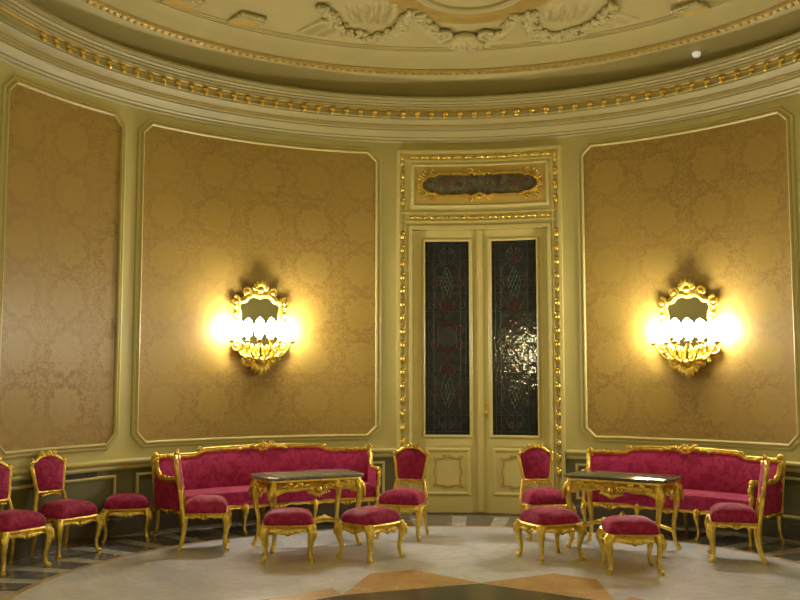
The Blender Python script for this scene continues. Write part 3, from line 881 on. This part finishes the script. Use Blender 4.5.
def make_chair(label, group):
    t = thing('gilt_chair', label, 'chair', (0, 0, 0), 0, group)
    fw, rw, fy, ry, H = .215, .180, -.205, .195, .342
    mb = MB(); cushion(mb, roundpoly([(-fw-.004, fy-.004), (fw+.004, fy-.004), (rw+.002, ry-.02), (-rw-.002, ry-.02)], .06), H, .148); add('seat_cushion', mb, VELVET, t)
    mb = MB()
    apron_side(mb, (-fw, fy, 0), (fw, fy, 0), H+.006, .082)
    apron_side(mb, (fw, fy, 0), (rw, ry, 0), H+.006, .064, mid=.012); apron_side(mb, (-rw, ry, 0), (-fw, fy, 0), H+.006, .064, mid=.012)
    apron_side(mb, (rw, ry, 0), (-rw, ry, 0), H+.006, .05, mid=0)
    add('seat_rail', mb, GOLD, t)
    for (x, y, rear) in ((-fw+.008, fy+.008, 0), (fw-.008, fy+.008, 0), (-rw+.008, ry-.008, 1), (rw-.008, ry-.008, 1)):
        mb = leg_mb(x, y, (1 if x > 0 else -1)*(.35 if rear else .8), 1 if rear else -.8, H, 1, rear)
        add('leg', mb, GOLD, t, clampz=0)
    # back
    def B(v): return Vector((v[0], ry+.005+.16*(v[1]-.40)-v[2], v[1]))
    half = [(0, .548), (.08, .545), (.135, .55), (.150, .60), (.160, .68), (.172, .755), (.180, .80), (.165, .828), (.130, .838), (.105, .862), (.06, .878), (0, .886)]
    ol = half+[(-x, z) for x, z in half[::-1][1:-1]]
    ols = subdiv(ol, .035)
    mb = MB(); mb.tube([B((p[0], p[1], 0)) for p in ols], .020, 8, True, (1, 1))
    for sx in (-1, 1):
        mb.tube([B((sx*.180, .33, 0)), B((sx*.172, .42, 0)), B((sx*.155, .50, 0)), B((sx*.142, .56, 0))], [.024, .021, .020, .019], 8)
        spiral(mb, (sx*.182, .822), .026, 1.1, .014, B, sx, pi/2, d=.012)
        spiral(mb, (sx*.075, .900), .026, 1.1, .012, B, -sx, -pi/2, d=.012)
        leaf(mb, B((sx*.168, .70, .008)), (sx*.12, .12, 1), .08, .015, .014); leaf(mb, B((sx*.154, .60, .008)), (sx*.10, .12, 1), .07, .015, .014)
    for k in range(-2, 3):
        a = pi/2+k*.42; leaf(mb, B((.012*cos(a), .885, .012)), (cos(a), -.1, sin(a)), .052-.006*abs(k), .014, .018)
    mb.ball(B((0, .888, .02)), (.022, .016, .018), 8, 6)
    for k in range(-3, 4): mb.ball(B((k*.032, .528-.004*abs(k), .012)), (.018, .012, .014), 7, 5)
    add('back_frame', mb, GOLD, t)
    mb = MB(); cxz = (0, .71)
    def ring_(k_, d): return [B(((p[0])*k_, cxz[1]+(p[1]-cxz[1])*k_, d)) for p in ols]
    mb.rings([ring_(.06, -.018), ring_(.5, -.016), ring_(.93, -.006), ring_(.97, .0), ring_(.93, .014), ring_(.7, .026), ring_(.4, .032), ring_(.06, .034)])
    add('back_cushion', mb, VELVET, t)
    return t

def make_stool(label, group):
    t = thing('gilt_stool', label, 'stool', (0, 0, 0), 0, group)
    w, d, H = .202, .184, .318
    mb = MB(); cushion(mb, roundpoly([(-w-.012, -d-.010), (w+.012, -d-.010), (w+.012, d+.010), (-w-.012, d+.010)], .075), H, .132); add('seat_cushion', mb, VELVET, t)
    mb = MB()
    P = [(-w, -d, 0), (w, -d, 0), (w, d, 0), (-w, d, 0)]
    for i in range(4): apron_side(mb, P[i], P[(i+1) % 4], H+.006, .085, .026, 18, .016, .034)
    add('seat_rail', mb, GOLD, t)
    for x in (-1, 1):
        for y in (-1, 1): add('leg', leg_mb(x*(w-.008), y*(d-.008), x, y, H), GOLD, t, clampz=0)
    return t

def make_table(label, top):
    t = thing('gilt_table', label, 'table', (0, 0, 0), 0, 'gilded salon tables')
    w, d, H = .435, .235, .655
    def outl(k):
        o = []
        for i in range(96):
            a = 2*pi*i/96; ca, sa = cos(a), sin(a); e = .28
            x = (abs(ca)**e)*(1 if ca > 0 else -1); y = (abs(sa)**e)*(1 if sa > 0 else -1)
            ww = .515*(1-.020*cos(y*pi*1.0)*0+.012*cos(3*y*pi/2)); dd = .295*(1+.05*cos(x*pi)*-.6)
            o.append((x*ww*k, y*dd*k))
        return o
    mb = MB(); mb.rings([[(x, y, z) for x, y in outl(k)] for k, z in ((.96, H+.004), (.99, H+.006), (1.0, H+.014), (1.0, H+.024), (.985, H+.032))]); add('marble_top', mb, top, t, ang=50)
    mb = MB(); mb.rings([[(x, y, z) for x, y in outl(k)] for k, z in ((.93, H-.022), (.965, H-.014), (.955, H+.004))])
    P = [(-w, -d, 0), (w, -d, 0), (w, d, 0), (-w, d, 0)]
    for i in range(4):
        lng = i % 2 == 0
        apron_side(mb, P[i], P[(i+1) % 4], H-.004, .140 if lng else .125, .026, 30, .02, .060 if lng else .04)
        # pierced carving hung on the apron
        p0 = Vector(P[i]); p1 = Vector(P[(i+1) % 4]); e = p1-p0; nr = Vector((e.y, -e.x, 0)).normalized(); ed = e.normalized()
        m_ = (p0+p1)/2+nr*.036
        for sx in (-1, 1):
            mp_ = lambda v: m_+ed*v[0]+Vector((0, 0, v[1]))+nr*v[2]
            spiral(mb, (sx*.075, H-.085), .034, 1.2, .012, mp_, sx, 0)
            if lng:
                spiral(mb, (sx*.20, H-.055), .028, 1.2, .011, mp_, -sx, 0); spiral(mb, (sx*.31, H-.058), .030, 1.2, .011, mp_, sx, pi)
                for k in range(5): leaf(mb, mp_((sx*(.10+.055*k), H-.045+.006*(k % 2), 0)), ed*sx+Vector((0, 0, -.3+.5*(k % 2))), .07, .016, .02, nr)
            else:
                for k in range(2): leaf(mb, mp_((sx*(.06+.05*k), H-.05, 0)), ed*sx+Vector((0, 0, -.3)), .06, .015, .018, nr)
        mb.ball(mp_((0, H-.095, .004)), (.034, .034, .040), 9, 7)
        for k in range(-2, 3):
            a = -pi/2+k*.5; leaf(mb, mp_((.0, H-.11, 0)), ed*cos(a)+Vector((0, 0, sin(a))), .062, .016, .02, nr)
    add('carved_apron', mb, GOLD, t)
    for x in (-1, 1):
        for y in (-1, 1):
            px, py = x*(w-.012), y*(d-.012); dx, dy = x*.8, y*.6
            mb = MB(); prof = [(H-.01, 0, .036), (H-.06, .022, .042), (H-.14, .034, .037), (H-.25, .020, .028), (.26, -.008, .021), (.16, -.010, .021), (.08, .004, .018), (.03, .026, .022), (0, .034, .022)]
            mb.tube([(px+dx*o, py+dy*o, z) for z, o, r in prof], [r for z, o, r in prof], 10)
            leaf(mb, (px+dx*.05, py+dy*.05, H-.03), (dx*.15, dy*.15, -1), .17, .030, .03, Vector((dx, dy, .1)))
            for q in (-1, 1): leaf(mb, (px+dx*.03-dy*q*.03, py+dy*.03+dx*q*.03, H-.06), (dx*.08-dy*q*.12, dy*.08+dx*q*.12, -1), .11, .022, .020, Vector((dx, dy, .1)))
            mb.ball((px+dx*.062, py+dy*.062, H-.075), (.022, .022, .028), 8, 6)
            mb.ball((px+dx*.04, py+dy*.04, .02), (.022, .022, .02), 8, 6)
            add('leg', mb, GOLD, t, clampz=0)
    mb = MB()
    for x in (-1, 1):
        for y in (-1, 1):
            mb.tube([(x*(w-.02)*(1-u), y*(d-.02)*(1-u), .17+.07*sin(pi*u*.9)) for u in [i/10 for i in range(11)]], [.017]*11, 7)
            leaf(mb, (x*.2, y*.11, .245), (x, y*.55, -.1), .10, .018, .02, Vector((0, 0, 1)))
    mb.lathe([(.0, .17), (.03, .19), (.045, .22), (.05, .25), (.028, .27), (.022, .29), (.035, .31), (.018, .34), (0, .355)], 10)
    for k in range(8):
        a = k*pi/4; leaf(mb, (.03*cos(a), .03*sin(a), .235), (cos(a), sin(a), .2), .06, .018, .016, Vector((0, 0, 1)))
    add('stretcher', mb, GOLD, t)
    return t

def make_sofa(label, L, RB):
    t = thing('gilt_sofa', label, 'sofa', (0, 0, 0), 0, 'gilded salon sofas')
    # origin on the floor under the middle of the back; -y is the front
    DY = .56; H = .30
    def add(nm, mb, mt, par, **kw):
        mb.v = [((RB+y)*sin(x/RB), (RB+y)*cos(x/RB)-RB, z) for x, y, z in mb.v]
        return link(nm, mb.mesh(nm, mt, **kw), par)
    def yb(x): return -.05
    def top(x):
        c = abs(x)/L; s = min(1, max(0, (c-.52)/.12)); s = s*s*(3-2*s); return .835*(1-s)+.788*s+.012*(1-min(1, c/.5)**2)
    def yrec(x, z): return yb(x)+.14*(z-.42)
    n = 48
    # seat
    out = roundpoly([(-L+.01, -DY-.01), (L-.01, -DY-.01), (L-.03, -.09), (-L+.03, -.09)], .07)
    out = [(x, y-(.05*cos(x/L*pi/2)**2-.025 if y < -.4 else 0)) for x, y in out]
    mb = MB()
    st = [(.99, 0), (1.005, .03), (1.008, .06), (1.0, .095), (.98, .12), (.93, .138), (.80, .148), (.5, .152), (.1, .153)]
    mb.rings([[(x*(1-(1-k_)*.45), (y+.36)*k_-.36, H+z) for x, y in out] for k_, z in st]); add('seat_cushion', mb, VELVET, t)
    # back upholstery with a swell
    mb = MB()
    X = [-L+.03+(2*L-.06)*i/n for i in range(n+1)]
    def Bk(i, j):
        x = X[i]; u = j/10; z = .38+(top(x)-.02-.38)*u; sw = .045*sin(pi*min(1, u*.96+.04))**.7
        return (x, yrec(x, z)-.03-sw*(1-.3*abs(sin(i/n*3*pi))*0), z)
    def Bb(i, j):
        x = X[i]; u = j/10; z = .30+(top(x)-.02-.30)*u; return (x, yrec(x, z)+.012, z)
    mb.grid(n+1, 11, Bk); mb.grid(n+1, 11, Bb)
    mb.grid(n+1, 2, lambda i, j: Bk(i, 10) if j else Bb(i, 10)); mb.grid(n+1, 2, lambda i, j: Bk(i, 0) if j else Bb(i, 0))
    for e in (0, n): mb.grid(11, 2, lambda i, j: Bk(e, i) if j else Bb(e, i))
    add('back_cushion', mb, VELVET, t)
    # gilded top rail with crest and end scrolls
    mb = MB()
    xs = [-L-.005+(2*L+.01)*i/72 for i in range(73)]
    mb.tube([(x, yrec(x, top(x))-.012, top(x)) for x in xs], .027, 8, False, (1, 1.2))
    mb.tube([(x, yrec(x, top(x))-.03, top(x)+.022) for x in xs], .012, 6)
    Lm = lambda v: Vector((v[0], yrec(v[0], v[1])-.035-v[2], v[1]))
    for sx in (-1, 1):
        spiral(mb, (sx*L*.585, top(L*.55)+.018), .030, 1.1, .013, Lm, -sx, 0)
        spiral(mb, (sx*.10, .868), .040, 1.2, .016, Lm, sx, 0)
        spiral(mb, (sx*(L-.02), .815), .040, 1.2, .016, Lm, sx, 0); spiral(mb, (sx*(L+.0), .75), .034, 1.2, .014, Lm, -sx, 0)
        mb.tube([(sx*(L+.002), yrec(L, z)-.01, z) for z in (.30, .45, .60, .72, .80)], [.024, .022, .022, .024, .026], 8)
        for k in range(4): leaf(mb, Lm((sx*(.09+.045*k), .858-.006*k, 0)), (sx, -.1, .12*(-1)**k), .075, .018, .02)
        for k in range(5): leaf(mb, Lm((sx*(L-.03-.05*k), .80, 0)), (-sx, -.1, .1*(-1)**k), .06, .013, .016)
        for k in range(3): leaf(mb, (sx*(L+.01), yrec(L, .5+.08*k)-.03, .48+.09*k), (0, -.2, 1), .08, .016, .02)
    for k in range(-3, 4):
        a = pi/2+k*.38; leaf(mb, Lm((.02*cos(a), .85, 0)), (cos(a), -.1, sin(a)), .072-.007*abs(k), .018, .02)
    for k in range(-2, 3):
        a = -pi/2+k*.5; leaf(mb, Lm((.02*cos(a), .85, 0)), (cos(a), -.1, sin(a)), .06, .016, .02)
    mb.ball(Lm((0, .852, .012)), (.034, .026, .028), 9, 7)
    add('back_frame', mb, GOLD, t)
    # seat rail
    mb = MB(); th = []
    segs = [(-L, -L*.36), (-L*.36, L*.36), (L*.36, L)]
    for a, b in segs: apron_side(mb, (a, -DY, 0), (b, -DY, 0), H+.008, .06, .03, 22, .012, .03)
    for sx in (-1, 1):
        p, q = (sx*L, -DY, 0), (sx*L, -.06, 0)
        apron_side(mb, p if sx > 0 else q, q if sx > 0 else p, H+.008, .055, .03, 16, .004, .018)
    apron_side(mb, (L, -.05, 0), (-L, -.05, 0), H+.008, .04, .03, 10, .0, 0)
    add('seat_rail', mb, GOLD, t)
    for x in (-1, -.36, .36, 1):
        add('leg', leg_mb(x*(L-.015), -DY+.012, (x if abs(x) == 1 else 0)*.7, -1, H, 1.05), GOLD, t, clampz=0)
    for x in (-1, 0, 1): add('leg', leg_mb(x*(L-.02), -.075, x*.2+.001, 1, H, 1.1, True), GOLD, t, clampz=0)
    # arms
    for sx in (-1, 1):
        ar = link('arm', None, t)
        def zA(v): return .602+.165*math.exp(-v/.09)-.012*sin(v*pi)
        def A(v, z): return Vector((sx*(L+.003+.010*v), -.06-v*.46, z))
        mb = MB()
        vs = [i/20 for i in range(21)]
        pts = [A(v, zA(v)) for v in vs]
        mb.tube(pts, [.024+.008*v for v in vs], 8)
        e = pts[-1]
        mb.ball(e+Vector((0, -.015, 0)), (.034, .042, .040), 10, 8); mb.ball(e+Vector((sx*.01, -.045, -.03)), (.024, .026, .028), 9, 7)
        mb.tube([e+Vector((0, -.01, -.01)), e+Vector((0, -.035, -.07)), e+Vector((-sx*.008, -.01, -.15)), e+Vector((-sx*.02, -.03, -.22)), Vector((sx*(L-.0), -DY+.01, H))], [.030, .026, .022, .024, .030], 8)
        for k in range(5): v = .1+.17*k; leaf(mb, A(v, zA(v)+.02), A(v+.1, zA(v+.1))-A(v, zA(v)), .085, .018, .018, Vector((0, 0, 1)))
        for k in range(2): leaf(mb, e+Vector((sx*.0, -.055+.01*k, -.02-.09*k)), (0, -.1, -1), .09, .018, .02)
        add('arm_frame', mb, GOLD, ar)
        mb = MB()
        def Pn(off, bul):
            def f(i, j):
                v = i/14*.985; u = j/8; z0 = H+.01; p = A(v, z0+(zA(v)-.012-z0)*u); return p+Vector((sx*(off+bul*sin(pi*u)*sin(pi*min(1, v+.05))), 0, 0))
            return f
        fo, fi = Pn(.014, .012), Pn(-.030, -.022)
        mb.grid(15, 9, fo); mb.grid(15, 9, fi)
        for e_ in (0, 14): mb.grid(9, 2, lambda i, j: fo(e_, i) if j else fi(e_, i))
        mb.grid(15, 2, lambda i, j: fo(i, 8) if j else fi(i, 8)); mb.grid(15, 2, lambda i, j: fo(i, 0) if j else fi(i, 0))
        add('arm_cushion', mb, VELVET, ar)
    return t

def face(fx, fy): return atan2(fx, -fy)
# sofas
so = make_sofa('long crimson and gold sofa left of the door', 1.27, 4.4)
so.location = (-1.545, 10.59, 0); so.rotation_euler = (0, 0, radians(29))
so2 = make_sofa('long crimson and gold sofa right of the door', 1.06, 3.3)
so2.location = (3.06, 10.15, 0); so2.rotation_euler = (0, 0, radians(-37))
# tables
ta = make_table('gilt carved table with pale grey marble top before the left sofa', M_TOP)
ta.location = (-.90, 9.25, 0); ta.rotation_euler = (0, 0, radians(28.8))
tb = make_table('gilt carved table with dark marble top before the right sofa', M_TOP2)
tb.location = (2.12, 9.08, 0); tb.rotation_euler = (0, 0, radians(-35))
# chairs
CG = 'gilded chairs with crimson seats'
ch = make_chair('crimson and gold chair standing left of the double door, turned towards the left table', CG)
ch.location = (.04, 9.74, 0); ch.rotation_euler = (0, 0, face(-.30, -.95))
dup(ch, (1.47, 9.76, 0), face(.17, -.98), 'crimson and gold chair standing right of the double door, behind a stool', CG)
dup(ch, (-1.87, 9.13, 0), face(.985, .17), 'crimson and gold chair seen edge-on at the left end of the left sofa', CG)
dup(ch, (3.00, 8.55, 0), face(-.96, .28), 'crimson and gold chair seen edge-on at the right end of the right sofa', CG)
dup(ch, (-3.10, 8.83, 0), face(.84, -.54), 'crimson and gold chair before the narrow silk panel, its whole back in view', CG)
dup(ch, (-3.31, 8.12, 0), face(.86, -.50), 'crimson and gold chair cut off by the left edge of the picture', CG)
# stools
SG = 'gilded stools with crimson seats'
sl = make_stool('crimson and gold stool before the left end of the left table', SG)
sl.location = (-1.0, 8.55, 0); sl.rotation_euler = (0, 0, radians(6))
dup(sl, (-.265, 8.62, 0), radians(48), 'crimson and gold stool at the right end of the left table, one corner forward', SG)
dup(sl, (1.345, 8.60, 0), radians(24), 'crimson and gold stool in front of the chair at the right of the door', SG)
dup(sl, (1.94, 8.06, 0), radians(-3), 'crimson and gold stool before the right table, nearest stool of all', SG)
dup(sl, (-2.745, 9.60, 0), radians(14), 'crimson and gold stool by the dado between the left chairs and the left sofa', SG)
# faintly glowing white spot added on the cove, no known fixture
SPR, SPA, SPZ = 3.95, radians(45.00), 5.111
lp = thing('white_spot', 'small round white spot added in the ceiling cove at the right, faintly glowing', 'disc', (CX+SPR*sin(SPA), CY+SPR*cos(SPA), SPZ), -SPA)
mb = MB(); mb.lathe([(0, -.03), (.03, -.028), (.045, -.012), (.046, .02), (0, .03)], 16); add('spot_body', mb, SPOT, lp)
